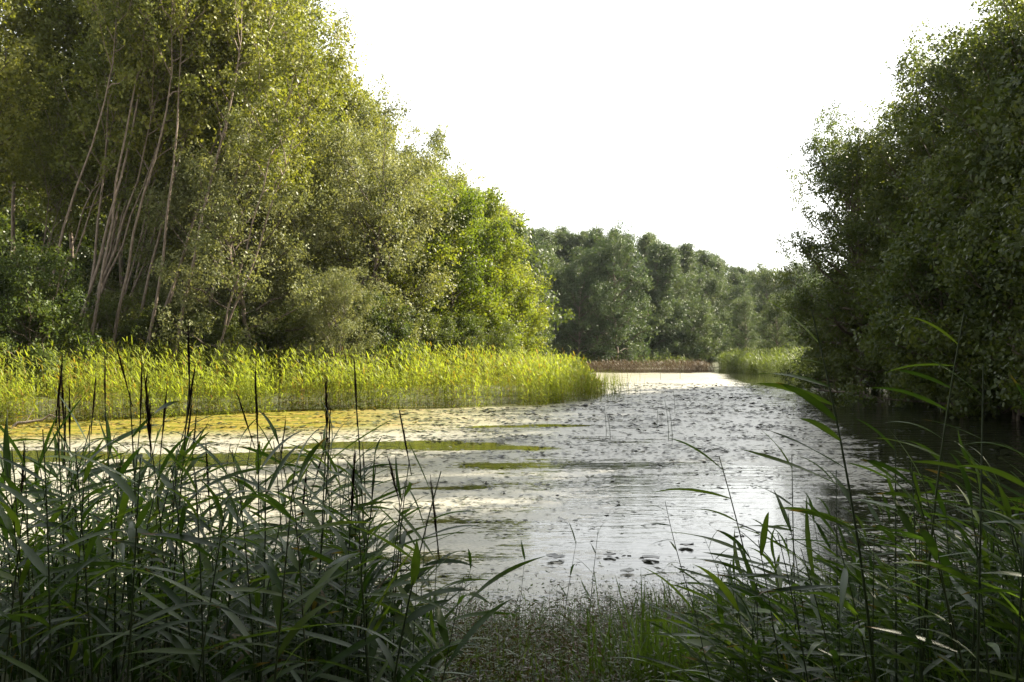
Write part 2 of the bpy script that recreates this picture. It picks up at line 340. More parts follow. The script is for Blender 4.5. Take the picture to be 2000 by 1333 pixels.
# ------------------------------------------------------------------ trees
def make_tree(seed, H, Rc, h0=0.3, limbs=30, elev=(25, 60), leaf=0.12, per=130, puff=0.7, shape='oval', lean=(0, 0), stems=1,
              twigs=5, droop=0.0, trunk_r=0.2, curve=0.6, asp=0.55, spread=0.25, elong=1.0, bare=False):
    """returns (trunk Buf, branch Buf, crown Buf)"""
    r = rs(seed); tb, bb, cb = Buf(), Buf(), Buf()
    pc, pd, ps = [], [], []
    for s in range(stems):
        base = np.array([0., 0, 0]) if stems == 1 else np.append(r.normal(0, 0.25, 2), 0)
        ang = r.uniform(0, 6.28); off = np.array([math.cos(ang), math.sin(ang)])*(spread*H*0.5 if stems > 1 else 0)
        hh = H*(r.uniform(0.82, 1.0) if s else 1.0)*0.93
        tt = np.linspace(0, 1, 12)
        wob = np.cumsum(r.normal(0, 0.0055*H, (12, 2)), 0); wob[0] = 0
        Pt = np.zeros((12, 3)); Pt[:, :2] = base[:2]+np.outer(tt**1.1, off)+np.outer(tt**0.75, np.array(lean)*H)+wob; Pt[:, 2] = tt*hh-0.3*(tt == 0)
        rt = trunk_r*(1-0.88*tt)*(1.0 if stems == 1 else 0.75); rt[0] *= 1.3
        tube(tb, Pt, rt, 8 if stems == 1 else 7)
        nl = max(3, limbs//stems)
        for k in range(nl):
            t0 = h0+(0.97-h0)*((k+r.uniform(0, 1))/nl)
            q = (t0-h0)/(1-h0)
            if shape == 'oval': e = math.sin(math.pi*min(1, 0.18+0.82*q))**0.6
            elif shape == 'cone': e = (1-q)**0.75*0.95+0.12
            elif shape == 'column': e = min(1, 0.5+1.6*q)*(1-q**2.2*0.88)
            elif shape == 'dome': e = math.sqrt(max(0.03, 1-q**2.2))
            else: e = 1-0.4*q
            Lb = Rc*e*r.uniform(0.72, 1.12)
            az = k*2.39996+r.uniform(-.5, .5)+s*1.1; el = R(elev[0]+(elev[1]-elev[0])*q+r.uniform(-10, 10))
            p0 = np.array([np.interp(t0, tt, Pt[:, c]) for c in range(3)])
            d = np.array([math.cos(az)*math.cos(el), math.sin(az)*math.cos(el), math.sin(el)])
            Lr = Lb/max(0.35, math.cos(el))
            u = np.linspace(0, 1, 6)
            B = p0+np.outer(u*Lr, d); B[:, 2] += curve*Lr*0.25*u**2-droop*Lr*0.7*u**2.4
            B[1:-1] += r.normal(0, 0.03*Lr, (4, 3))
            B[:, 2] = np.maximum(B[:, 2], 0.25)
            r0 = np.interp(t0, tt, rt)*0.55+0.012
            tube(bb, B, r0*(1-0.85*u)+0.006, 5)
            pc.append(B[-1]); pd.append(unit(B[-1]-B[-2])); ps.append(puff*r.uniform(.8, 1.2))
            for w_ in range(twigs):
                uu = r.uniform(0.30, 0.98); pb_ = np.array([np.interp(uu, u, B[:, c]) for c in range(3)])
                dd = unit(d*0.5+r.normal(0, 0.75, 3)+np.array([0, 0, 0.25-droop*1.2])); tl = Rc*r.uniform(0.14, 0.36)*(1.1-0.4*uu)
                pe = pb_+dd*tl; pe[2] = max(pe[2], 0.3)
                tube(bb, [pb_, (pb_+pe)/2+r.normal(0, .04, 3)*tl, pe], [r0*0.28+.004, .012, .006], 3)
                pc.append(pe); pd.append(dd); ps.append(puff*r.uniform(.55, 1.1))
        pc.append(Pt[-1]); pd.append(np.array([0, 0, 1.])); ps.append(puff)
    pc = np.array(pc); pd = np.array(pd); ps = np.array(ps)
    if droop: pd = unit(pd+np.array([0, 0, -droop*2]))
    K = 5                                              # leaves per spray
    n = np.maximum(2, (per/K*r.uniform(0.45, 1.45, len(pc))).astype(int))
    idx = np.repeat(np.arange(len(pc)), n); M_ = len(idx)
    dirs = unit(r.normal(0, 1, (M_, 3))); rad = r.uniform(0.1, 1, M_)**0.33*(1+0.15*r.normal(0, 1, M_))
    off = dirs*rad[:, None]*ps[idx][:, None]
    off += pd[idx]*((off*pd[idx]).sum(1)*elong)[:, None]
    off[:, 2] *= 0.85
    C = pc[idx]+off
    C[:, 2] = np.maximum(C[:, 2], r.uniform(0.05, 0.5, M_))
    Nn = unit(dirs*0.9+np.array([0, 0, 0.45])+r.normal(0, 0.5, (M_, 3)))
    pv = r.normal(0.5, 0.13, len(pc))
    vv = pv[idx]+r.normal(0, 0.16, M_)
    C = np.repeat(C, K, 0)+r.normal(0, 1, (M_*K, 3))*leaf*0.62
    Nn = unit(np.repeat(Nn, K, 0)+r.normal(0, 0.38, (M_*K, 3)))
    D = unit(np.cross(Nn, r.normal(0, 1, (M_*K, 3)))+np.array([0, 0, -0.25-droop]))
    L = leaf*r.uniform(0.6, 1.3, M_*K)
    leaves(cb, C, D, Nn, L, L*asp, np.clip(np.repeat(vv, K)+r.normal(0, 0.08, M_*K), 0, 1))
    return tb, bb, cb

PROTO = {}
def proto(key, nvar, mats, **kw):
    out = []
    for v in range(nvar):
        tb, bb, cb = make_tree(hash_key(key)+v*17, **kw)
        out.append((tb.mesh(key+'_trunk', mats[0]), bb.mesh(key+'_branches', mats[1]), cb.mesh(key+'_crown', mats[2], smooth=False)))
    PROTO[key] = out
def hash_key(k): return sum(ord(c)*(i+3) for i, c in enumerate(k)) % 9973

proto('tall_poplar', 4, (M_bark, M_bark, M_poplar), H=20, Rc=3.8, h0=0.16, limbs=42, elev=(15, 66), leaf=0.19, per=250, puff=0.95, shape='oval', twigs=3, trunk_r=0.20, elong=0.6, asp=.66)
proto('high_poplar', 2, (M_pale, M_bark, M_poplar), H=20, Rc=3.6, h0=0.50, limbs=30, elev=(10, 66), leaf=0.19, per=240, puff=0.95, shape='oval', twigs=3, trunk_r=0.15, elong=0.6, asp=.66)
proto('leaning_willow', 3, (M_pale, M_pale, M_poplar), H=20, Rc=2.6, h0=0.62, limbs=20, stems=2, spread=.05, elev=(35, 66), leaf=0.19, per=65, puff=0.60, shape='oval', twigs=5, asp=.66, trunk_r=0.105, elong=0.9, curve=1.0, lean=(0.16, 0))
proto('slender_tree', 3, (M_pale, M_pale, M_poplar), H=23, Rc=2.2, h0=0.66, limbs=13, elev=(30, 66), leaf=0.18, per=70, puff=0.6, shape='oval', twigs=4, asp=.66, trunk_r=0.10, curve=1.0, lean=(0.10, 0))
proto('grey_willow', 2, (M_pale, M_bark, M_silver), H=11, Rc=4.2, h0=0.10, limbs=46, elev=(0, 62), leaf=0.15, per=230, puff=0.80, shape='dome', twigs=4, stems=2, trunk_r=0.2, spread=0.35, asp=0.5, elong=.5)
proto('yellow_maple', 2, (M_bark, M_bark, M_yellow), H=11, Rc=3.6, h0=0.06, limbs=40, elev=(0, 58), leaf=0.17, per=200, puff=0.72, shape='oval', twigs=4, trunk_r=0.15, elong=0.3, asp=0.7)
proto('bush', 2, (M_bark, M_bark, M_under), H=4.2, Rc=2.6, h0=0.05, limbs=28, elev=(0, 60), leaf=0.13, per=130, puff=0.46, shape='dome', twigs=5, stems=2, trunk_r=0.07, spread=0.4, asp=0.6, elong=.3)
proto('far_poplar', 3, (M_bark, M_bark, M_far), H=21, Rc=2.1, h0=0.05, limbs=50, elev=(35, 80), leaf=0.21, per=70, puff=0.46, shape='column', twigs=6, trunk_r=0.2, elong=1.8)
proto('far_willow', 3, (M_pale, M_bark, M_far), H=14, Rc=4.6, h0=0.06, limbs=44, elev=(10, 62), leaf=0.22, per=85, puff=0.70, shape='dome', twigs=7, trunk_r=0.2, droop=0.30, elong=0.7)
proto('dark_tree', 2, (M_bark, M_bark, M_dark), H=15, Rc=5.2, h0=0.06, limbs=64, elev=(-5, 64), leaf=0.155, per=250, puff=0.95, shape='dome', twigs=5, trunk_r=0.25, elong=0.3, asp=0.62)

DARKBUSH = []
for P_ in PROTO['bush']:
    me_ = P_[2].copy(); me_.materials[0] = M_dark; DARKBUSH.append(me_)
FARBUSH = []
for P_ in PROTO['bush']:
    me_ = P_[2].copy(); me_.materials[0] = M_far; FARBUSH.append(me_)
def recrown(e_, lst, k):
    for ch in e_.children:
        if ch.name.startswith('crown'): ch.data = lst[k % 2]
    return e_
def tree(key, var, X, Y, s=1.0, sz=None, rz=0.0, label='', group=None, name=None, lean=(0, 0), cat='tree'):
    z = float(ground_h(np.array([X]), np.array([Y]))[0])
    e = bpy.data.objects.new(name or key, None); col.objects.link(e); e.empty_display_size = 0.5
    e.location = (X, Y, max(z, -0.1)-0.05); e.rotation_euler = (lean[0], lean[1], 0) if not rz else (lean[0], lean[1], rz); e.scale = (s, s, sz or s)
    tag(e, label, cat, group)
    P = PROTO[key][var % len(PROTO[key])]
    for nm, me in zip(('trunk', 'branches', 'crown'), P): mk_obj(nm, me, e)
    return e

r = rs(11)
def U(a, b): return float(r.uniform(a, b))
# leaning pale trunks at the left (px of trunk foot, px at top row, distance)
LEAN = [(30, 50, 12, 'leftmost of the slanting pale trunks, foot in the bushes at the far left'),
        (100, 48, 12, 'slanting pale trunk second from the left, crossing the dark gap above the bushes'),
        (198, 50, 7, 'pale slanting tree right of the two long slanting trunks at left'),
        (245, 47, 5, 'pale tree with forked stem in the middle of the dark gap'),
        (285, 51, 5, 'thin pale tree behind the forked tree left of the grey willow'),
        (400, 46, 9, 'pale tree whose short trunk shows at the foot of the grey willow'),
        (150, 54, 3, 'thin upright pale tree far back between the slanting trunks'),
        (5, 53, 6, 'thin pale tree at the left frame edge behind the bushes'),
        (60, 56, 2, 'thin upright pale tree far back behind the leftmost slanting trunk'),
        (175, 58, -6, 'thin pale tree leaning the other way deep in the dark gap'),
        (455, 52, 2, 'pale trunk showing through the foliage above the grey willow'),
        (225, 52, 3, 'thin pale trunk just left of the forked pale tree'), (330, 50, 4, 'slim pale trunk rising right of the dark gap'), (125, 51, 9, 'slim slanting trunk close behind the second long slanting one')]
for k, (px, Yd, ln, lb) in enumerate(LEAN):
    x, y, _ = pt(px, Yd)
    tree('leaning_willow', k, x, y, U(.95, 1.1)*(.72 if px in (60,150,5,175) else .78 if px in (400, 455) else .9 if px == 330 else 1), rz=U(-.3, .3), lean=(R(U(-3, 3)), R(ln)), label=lb, group='pale trunks leaning right on the left bank', name='leaning_tree')
for k, (px, Yd, ln, lb) in enumerate([(40, 45.5, 10, 'slender bare trunk slanting up from the leftmost bushes'), (95, 46, 9, 'long slender trunk slanting from the bushes, in front of the dark gap'), (165, 45.5, 3, 'slender nearly upright trunk in the dark gap'),
        (200, 46.5, 6, 'slender slanting trunk in the middle of the dark gap'), (262, 45.5, 2, 'slender upright trunk near the right side of the dark gap'), (235, 47.5, 8, 'slender leaning trunk crossing the upright ones in the dark gap'),
        (322, 46, 4, 'slender trunk left of the grey willow, rising out of the frame'), (130, 47, 1, 'thin straight trunk between the two long slanting ones'), (375, 47.5, 5, 'slender trunk seen against the foliage above the grey willow')]):
    x, y, _ = pt(px, Yd)
    tree('slender_tree', k, x, y, U(.75, .95), sz=U(.95, 1.08), rz=U(-.3, .3), lean=(R(U(-2, 2)), R(ln)), label=lb, group='slender bare trunks at the left', name='leaning_tree')
# tall row of poplars along the left bank : (px, Y, scale, kind)
TALL = [(-90, 50, 1.08), (30, 58, 1.15), (130, 60, 1.18), (240, 59, 1.15), (330, 56, 1.12), (395, 58, 1.16), (455, 54, 1.06), (515, 57, 1.08), (570, 60, 1.08), (625, 63, 1.02), (680, 66, .98),
        (720, 70, 1.0), (770, 75, 1.0), (820, 80, .96), (860, 86, 1.0), (900, 92, .98), (935, 99, 1.0), (955, 106, 1.0), (972, 116, 1.0), (990, 126, 1.0)]
SKX = [540, 570, 600, 650, 700, 720, 790, 850, 900, 960, 1010]; SKY = [-40, -5, 15, 60, 110, 160, 205, 265, 320, 385, 425]
TL = ['tall poplar at the far left edge, cut by the frame', 'tall poplar behind the leftmost slanting trunks', 'tall poplar behind the dark gap at left', 'tall poplar over the forked pale tree',
      'tall leafy poplar left of the grey willow clump', 'tall poplar above the grey willow, top beyond the frame', 'tall poplar third left of the skyline gap', 'tall poplar next left of where the sky starts',
      'tallest poplar where the sky meets the treetops on the left', 'tall poplar just right of the tallest skyline poplar', 'tall poplar at the first step down of the left skyline', 'poplar forming the second step of the descending skyline',
      'poplar mid-way down the descending left skyline', 'yellowish poplar above the dome shaped willow', 'poplar on the skyline just right of the yellowish poplar', 'poplar two before the end of the sunlit tree row',
      'last but one poplar of the sunlit tree row', 'dark-topped poplar near the end of the sunlit row', 'poplar where the sunlit row meets the far wood', 'rearmost poplar of the row, standing against the far wood']
for k, (px, Yd, s) in enumerate(TALL):
    x, y, _ = pt(px, Yd); TP_ = 'high_poplar' if px < 380 else 'tall_poplar'; s = s if px < 380 else (zat(np.interp(px+85-.045*max(0, px-400), SKX, SKY), Yd)-.4)/20.2; tree(TP_, k, x, y, s if px < 380 else .88*s**.6, sz=s*U(.985, 1.01), rz=U(0, 6.28), label=TL[k], group='tall poplars along the left bank', name='poplar_tree', lean=(R(U(-3, 3)), R(U(-1, 5))))
# back rows that close the wood
for k in range(33):
    px = -150+k*33; Yd = 66+0.045*max(0, px)+U(-3, 5)+(8 if k % 2 else 0)
    x, y, _ = pt(px, Yd); tree('high_poplar' if px < 500 else 'tall_poplar', k+1, x, y, 1.0, sz=min(1.0, (zat(np.interp(px+80, SKX, SKY)+U(5, 40), Yd)-.4)/20.2), rz=U(0, 6.28),
        label='poplar deep in the wood behind the sunlit left bank trees', group='poplars deep in the left wood', name='poplar_tree')
# lower front trees
FRONT = [('grey_willow', 480, 48, .98, 'grey-green willow over a short slanting trunk, left of the dark hollow'),
         ('grey_willow', 560, 52, .80, 'small grey willow at the left of the dark hollow'),
         ('grey_willow', 700, 53, 1.05, 'big dome-shaped grey-green willow right of the dark hollow'),
         ('grey_willow', 655, 47, .45, 'low pale willow sapling at the reed edge below the dome-shaped willow'),
         ('grey_willow', 390, 53, 1.08, 'broad grey willow left behind the one with the slanting trunk'),
         ('yellow_maple', 790, 56, .88, 'green-yellow maple right of the dome-shaped willow'),
         ('yellow_maple', 880, 58, .86, 'bright yellow-green maple in the middle of the sunlit group'),
         ('yellow_maple', 955, 62, .82, 'golden maple at the right end of the sunlit trees'),
         ('yellow_maple', 1003, 66, .66, 'short golden maple leaning out over the reeds at the point'),
         ('yellow_maple', 850, 68, 1.1, 'taller yellowish maple behind the sunlit front trees'),
         ('yellow_maple', 910, 78, 1.15, 'tall yellow-green tree behind the golden maple'),
         ('grey_willow', 770, 66, 1.12, 'tall pale willow behind the green-yellow maple'),
         ('grey_willow', 610, 60, 1.3, 'tall pale willow behind the dark hollow')]
for k, (key, px, Yd, s, lb) in enumerate(FRONT):
    x, y, _ = pt(px, Yd); tree(key, k, x, y, s, rz=U(0, 6.28), label=lb, name='willow_tree' if key == 'grey_willow' else 'maple_tree')
BUSH = [(-20, 40, 1.1, 'bush at the left frame edge above the reeds'), (60, 40, 1.0, 'leafy bush at the foot of the leftmost slanting trunk'), (120, 43, .8, 'low bush between the slanting trunks'),
        (230, 47, .75, 'dark low bush under the forked pale tree'), (330, 47, .8, 'dark low bush left of the willow with the short trunk'), (440, 47, .7, 'low bush under the grey willow'),
        (540, 49, .75, 'low bush in front of the dark hollow'), (740, 50, .8, 'dark green bush under the dome-shaped willow'), (820, 53, .7, 'bush under the green-yellow maple'),
        (900, 55, .65, 'bush under the bright yellow-green maple'), (975, 57, .6, 'bush behind the reeds near the point'), (1020, 70, .9, 'bush behind the tip of the reed point')]
for k, (px, Yd, s, lb) in enumerate(BUSH):
    x, y, _ = pt(px, Yd); tree('bush', k, x, y, s, rz=U(0, 6.28), label=lb, cat='bush')
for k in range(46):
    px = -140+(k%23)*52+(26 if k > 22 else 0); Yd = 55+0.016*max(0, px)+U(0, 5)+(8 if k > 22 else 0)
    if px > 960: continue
    x, y, _ = pt(px, Yd); e_ = tree('bush', k, x, y, U(1.0, 1.5) if k < 23 else U(1.7, 2.4), rz=U(0, 6.28), label='dark shrub in the shade under the left bank trees', group='shrubs under the left bank trees', cat='bush'); recrown(e_, DARKBUSH, k)  # darker leaf copy puts the wood's shade into the crown colour

# far wood : front willows, back poplars
FW = [(1050, 120, .95), (1095, 128, .85), (1130, 122, .9), (1165, 126, .98), (1205, 124, 1.08), (1285, 138, .75), (1330, 140, .8), (1385, 150, .85)]
FL = ['far willow just right of the golden maples', 'far willow second from the golden maples', 'far round willow left of the big drooping one', 'far willow touching the big drooping one on its left',
      'big drooping far willow with a pale trunk', 'low far willow behind the brown sedge', 'low light green far tree behind the brown sedge', 'far willow at the bend above the end of the brown sedge']
for k, (px, Yd, s) in enumerate(FW):
    x, y, _ = pt(px, Yd); tree('far_willow', k, x, y, s, rz=U(0, 6.28), label=FL[k], group='far willows on the bank ahead', name='willow_tree')
sky_x = np.array([980, 1010, 1100, 1250, 1340, 1400, 1440, 1500, 1560, 1620]); sky_y = np.array([425, 438, 440, 448, 470, 500, 516, 522, 525, 520])+2
for row, (off, n_) in enumerate(((0, 34), (9, 30))):
    for k in range(n_):
        px = 975+(k+U(-.25, .25))*(680/n_); Yd = 138+np.clip((px-1300)/300, 0, 1)*70+off+U(-3, 3)
        top = zat(np.interp(px, sky_x, sky_y)+U(-8, 13), Yd)
        x, y, _ = pt(px, Yd); tree('far_poplar', k+row, x, y, U(1.0, 1.3), sz=(top-.5)/21.0, rz=U(0, 6.28),
            label='tall far poplar in the dark wood closing the river ahead', group='far poplars closing the river ahead', name='poplar_tree')
# far right bend
for k, (px, Yd, s, key, lb) in enumerate([(1455, 128, .55, 'far_willow', 'round dark bushy tree over the reeds at the right bend'), (1520, 112, .50, 'far_willow', 'low rounded tree behind the right reeds'),
        (1590, 108, .62, 'far_willow', 'rounded tree beside the dark trees at right'), (1500, 150, .9, 'far_willow', 'hazy tree above the low trees at the right bend'),
        (1575, 150, 1.0, 'far_willow', 'hazy tree just left of the dark right trees'), (1440, 165, .85, 'far_willow', 'hazy tree at the far end of the river')]):
    x, y, _ = pt(px, Yd); tree(key, k, x, y, s, rz=U(0, 6.28), label=lb, name='willow_tree')
for k in range(40):
    px = 985+(k % 20)*34+(17 if k > 19 else 0); Yd = 133+np.clip((px-1300)/300, 0, 1)*22+(7 if k > 19 else 0)+U(-2, 2)
    x, y, _ = pt(px, Yd); recrown(tree('bush', k, x, y, U(1.0, 1.7), rz=U(0, 6.28), label='dark shrub at the foot of the far wood', group='shrubs at the foot of the far wood', cat='bush'), FARBUSH, k)
# right bank : dark trees
RB = [(19.7, 56, .84, .90, 'dark tree at the left end of the right bank row, leaves open against the sky'),
      (22.5, 50, .95, 1.0, 'dark tree second in the right bank row with sunlit top'),
      (21.5, 40, 1.0, 1.0, 'dark tree in the middle of the right bank row'),
      (20.5, 31, 1.0, 1.08, 'big dark tree rising out of the frame at the upper right'),
      (26, 46, 1.05, 1.1, 'dark tree behind the middle of the right bank row'),
      (25, 36, 1.1, 1.15, 'tall dark tree behind the big one at upper right'),
      (27, 66, .85, .85, 'dark tree behind the left end of the right bank row'),
      (19.5, 22, 1.0, 1.0, 'dark tree beside the right frame edge'),
      (23.5, 60, .85, .88, 'dark tree behind the leftmost tree of the right bank row'), (25.5, 52, 1.0, 1.0, 'dark tree behind the second of the right bank row'),
      (31, 58, 1.1, 1.05, 'dark tree deep behind the left end of the right bank row'), (33, 48, 1.15, 1.15, 'dark tree deep behind the middle of the right bank row'),
      (31, 38, 1.2, 1.2, 'dark tree deep behind the big one at upper right'), (28, 28, 1.15, 1.15, 'dark tree deep behind the right frame edge')]
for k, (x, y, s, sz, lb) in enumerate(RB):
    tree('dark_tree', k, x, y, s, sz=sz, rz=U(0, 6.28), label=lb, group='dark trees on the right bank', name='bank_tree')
for k, (x, y, s, lb) in enumerate([(22.0, 63, .9, 'dark bush at the left end of the right bank'), (21.3, 57, 1.1, 'dark bush left of the fallen branch on the right bank'), (21.0, 51, 1.25, 'dark bush hanging over the water by the fallen branch'),
        (20.3, 45.5, 1.25, 'dark bush over the water under the middle right tree'), (18.6, 40, 1.4, 'dark bush over the shaded water right of the middle tree'), (17.8, 34.5, 1.4, 'dark bush over the shaded water at right'),
        (17.5, 29, 1.4, 'dark bush at the right frame edge'), (17.5, 23, 1.3, 'dark bush beyond the right frame edge'), (26, 72, 1.2, 'bush behind the right reeds'),
        (23.2, 52, 1.5, 'dark shrub behind the bush by the fallen branch'), (22.5, 43, 1.6, 'dark shrub behind the bush under the middle right tree'), (21.2, 34, 1.6, 'dark shrub behind the bushes at right'), (24.5, 66, 1.5, 'dark shrub by the right reeds'), (21, 27, 1.6, 'dark shrub behind the bush at the right frame edge'),
        (24, 56, 2.2, 'tall dark shrub behind the fallen branch'), (24, 47, 2.3, 'tall dark shrub behind the middle right tree'), (23, 38, 2.3, 'tall dark shrub behind the big right tree'), (27, 62, 2.2, 'tall dark shrub behind the left end of the right bank')]):
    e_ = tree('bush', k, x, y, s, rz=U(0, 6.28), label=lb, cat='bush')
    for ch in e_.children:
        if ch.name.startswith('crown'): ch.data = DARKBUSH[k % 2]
# trees on the near right bank (out of the frame) whose shade lies over the foreground
for k, (x, y, s) in enumerate([(13.5, 9.5, 1.0), (16, 15, 1.0), (11.5, 3.0, .95), (17, 4, 1.1), (7, -6, 1.0), (1.5, -8.5, 1.1), (-5, -7, 1.0), (-10.5, -3, 1.0), (-15, 2, 1.0), (12, -9, 1.1), (-11, -12, 1.1), (4, -16, 1.2), (-4, -17, 1.2)]):
    tree('dark_tree', k, x, y, s, rz=U(0, 6.28), label='dark tree on the near bank outside the picture, shading the foreground', group='near bank trees', name='bank_tree')

# ------------------------------------------------------------------ reed beds across the water
def blade_strip(b, base, d0, L, W, bend, a, seg=3, r_=None):
    """vectorised arching blades: base (n,3), d0 (n,3) start direction, bend scalar downward"""
    n = len(base); t = np.linspace(0, 1, seg+1)
    Vs = []
    side = unit(np.cross(d0, np.array([0, 0, 1.0]))+1e-6)
    for k, tk in enumerate(t):
        c = base+d0*(L*tk)[:, None]+np.array([0, 0, -1.0])*(bend*L*tk**2)[:, None]
        wk = W*(1.0 if tk < 1 else 0.0)*(0.45 if k == 0 else 1.0)*(1-0.45*tk)
        if tk < 1: Vs += [c-side*(wk/2)[:, None], c+side*(wk/2)[:, None]]
        else: Vs += [c]
    V = np.stack(Vs, 1); m_ = V.shape[1]
    i0 = np.arange(n)[:, None]*m_
    Qs = [np.stack([i0[:, 0]+2*k, i0[:, 0]+2*k+1, i0[:, 0]+2*k+3, i0[:, 0]+2*k+2], -1) for k in range(seg-1)]
    Tt = np.stack([i0[:, 0]+2*(seg-1), i0[:, 0]+2*(seg-1)+1, i0[:, 0]+2*seg], -1)
    b.add(V.reshape(-1, 3), np.concatenate(Qs) if Qs else None, Tt, np.repeat(a, m_))

def reed_bed(name, poly, n, hgt, mat, label, seed, leaf_n=8, L=0.42, W=0.032, front=None, brownish=0.25, stuff='reeds', tip=None):
    r = rs(seed); poly = np.array(poly, float)
    lo_, hi = poly.min(0), poly.max(0)
    P = np.empty((0, 2))
    while len(P) < n:
        c = r.uniform(lo_, hi, (n*2, 2)); d = sdf(c, poly)
        keep = (d < 0) & (r.uniform(0, 1, len(c)) < np.where(d > -1.3, 1.0, 0.24)) & (r.uniform(0, 1, len(c)) < 0.55+0.55*fbm(c[:, 0], c[:, 1], seed, 3, 1.3))
        P = np.concatenate([P, c[keep]])
    P = P[:n]
    edge = -sdf(P, poly)
    hh = hgt*(0.78+0.075*fbm(P[:, 0], P[:, 1], seed+1, 3, 0.7)+r.uniform(-.12, .12, n)+np.where(r.uniform(0, 1, n) < .06, .14, 0))*np.clip(0.70+edge*0.25, 0, 1)
    if tip is not None: hh = hh*np.clip((tip-P[:, 0])/2.2+.45, .4, 1)
    z0 = np.maximum(ground_h(P[:, 0], P[:, 1]), -0.25)
    b = Buf()
    lean = r.normal(0, 0.05, (n, 2))+np.array([-0.05, 0])
    br = r.uniform(0, 1, n) < brownish*0.3
    # stems
    base = np.stack([P[:, 0], P[:, 1], z0], 1)
    d = unit(np.column_stack([lean, np.ones(n)]))
    side = unit(np.column_stack([r.normal(0, 1, (n, 2)), np.zeros(n)]))*0.005
    V = np.stack([base-side, base+side, base+d*hh[:, None]], 1).reshape(-1, 3)
    b.add(V, None, np.arange(n*3).reshape(n, 3), np.repeat(np.where(br, .12, r.uniform(.3, .6, n)), 3))
    for k in range(leaf_n):
        f = np.clip((k+r.uniform(0, 1, n))/leaf_n, 0, 1)**1.0*0.95+0.02
        az = r.uniform(0, 2*np.pi, n); el = R(58)-R(40)*(1-f)+r.normal(0, .2, n)
        d0 = np.stack([np.cos(az)*np.cos(el)-0.25, np.sin(az)*np.cos(el), np.sin(el)], 1); d0 = unit(d0)
        a = np.clip(r.normal(0.68, .15, n)-0.55*brownish*np.clip(1-f*2.6, 0, 1)*r.uniform(0, 2.5, n), 0, 1)
        a = np.where(br, r.uniform(0, .25, n), a)
        blade_strip(b, base+d*(hh*f)[:, None], d0, L*r.uniform(.6, 1.2, n), W*r.uniform(.7, 1.3, n), r.uniform(.15, .65, n), a)
    o = mk_obj(name, b.mesh(name, mat, smooth=False))
    return tag(o, label, kind='stuff', cat=stuff)

BED = [(-24, 27), (-20, 30.2), (-16, 32.0), (-13.5, 34.5), (-11, 37), (-8.5, 39.3), (-6, 40.4), (-3, 41.2), (-1, 41.6), (1.2, 43.0), (2.8, 45.5), (4.2, 49), (4.9, 53), (4.2, 58), (2, 66), (-1, 70), (-4, 56), (-12, 50), (-20, 45), (-30, 38)]
reed_bed('reed_bed', BED, 13500, 2.55, M_bed, 'sunlit yellow-green reed bed in front of the left bank trees', 3, 6, .42, .044, tip=5.0)
reed_bed('sedge_bed', [(8.5, 108), (13, 105), (20, 107), (23, 113), (22, 120), (14, 122), (8, 116)], 2400, 1.55, M_brown, 'low brown sedge standing in the far water', 5, 5, .5, .05, brownish=.8, stuff='sedge')
reed_bed('reed_bed', [(3, 100), (8, 118), (16, 124), (23, 126), (22, 132), (8, 132), (0, 112)], 2200, 2.2, M_bedfar, 'green reeds along the far shore behind the brown sedge', 6, 5, .6, .07)
reed_bed('reed_bed', [(24.0, 116), (22.8, 104), (23.4, 92), (24.8, 84), (25.5, 78), (28.5, 80), (31, 96), (30, 118)], 4200, 2.6, M_bedfar, 'green and yellowish reeds on the right bank at the bend', 8, 6, .6, .06)

# ------------------------------------------------------------------ floating leaves and stalks
r = rs(31)
n = 120000
yy = 9.5+(70-9.5)*r.uniform(0, 1, n)**1.7; pxs = r.uniform(-60, 1950, n); xx = (pxs-1000)/F*yy
cv = cover(xx, yy); bedd = sdf(np.stack([xx, yy], 1), np.array(BED)); rv = sdf(np.stack([xx, yy], 1), RIVER)
keep = (r.uniform(0, 1, n) < np.clip((cv-0.15)*1.3, 0.02, 1)*np.clip((yy-11)/16+.12, .12, .8)*(0.35+0.65*(fbm(xx*1.0, yy*1.6, 77, 4, .8) > 0.1))) & (bedd > 0.2) & (rv < -.3)
xx, yy = xx[keep], yy[keep]; n = len(xx)
cl_ = r.randint(0, n, n); q_ = r.uniform(0, 1, n) < .6        # gather most of them into short drifts
xx = np.where(q_, xx[(cl_//7)*7 % n]+r.normal(0, .28, n), xx); yy = np.where(q_, yy[(cl_//7)*7 % n]+r.normal(0, .07, n), yy)
m_, nd, lk = new_mat('floating_leaf')
at = nd.new('ShaderNodeAttribute'); at.attribute_name = 'v'
rp = ramp(nd, [(0.0, (0.012, 0.014, 0.007)), (0.45, (0.03, 0.036, 0.012)), (0.75, (0.09, 0.095, 0.03)), (1.0, (0.26, 0.19, 0.05))]); lk.new(at.outputs['Fac'], rp.inputs[0])
pb = nd.new('ShaderNodeBsdfPrincipled'); pb.inputs['Roughness'].default_value = 0.35; lk.new(rp.outputs[0], pb.inputs['Base Color'])
o = nd.new('ShaderNodeOutputMaterial'); lk.new(pb.outputs[0], o.inputs[0]); M_pad = m_
k6 = np.arange(4)*np.pi/2
rad = r.uniform(0.02, 0.07, n)*np.clip(yy/24, .55, 1.8); az = r.normal(0, .5, n)
tl = r.normal(0, 0.14, (n, 2)); lift = r.uniform(0.006, 0.03, n)
ex, ey = np.cos(k6)[None]*rad[:, None]*1.35, np.sin(k6)[None]*rad[:, None]*0.8
vx = ex*np.cos(az)[:, None]-ey*np.sin(az)[:, None]; vy = ex*np.sin(az)[:, None]+ey*np.cos(az)[:, None]
vz = vx*tl[:, :1]+vy*tl[:, 1:]+lift[:, None]+r.uniform(0, .6, (n, 4))*rad[:, None]*(r.uniform(0, 1, n) < .35)[:, None]
V = np.stack([xx[:, None]+vx, yy[:, None]+vy, vz], -1).reshape(-1, 3)
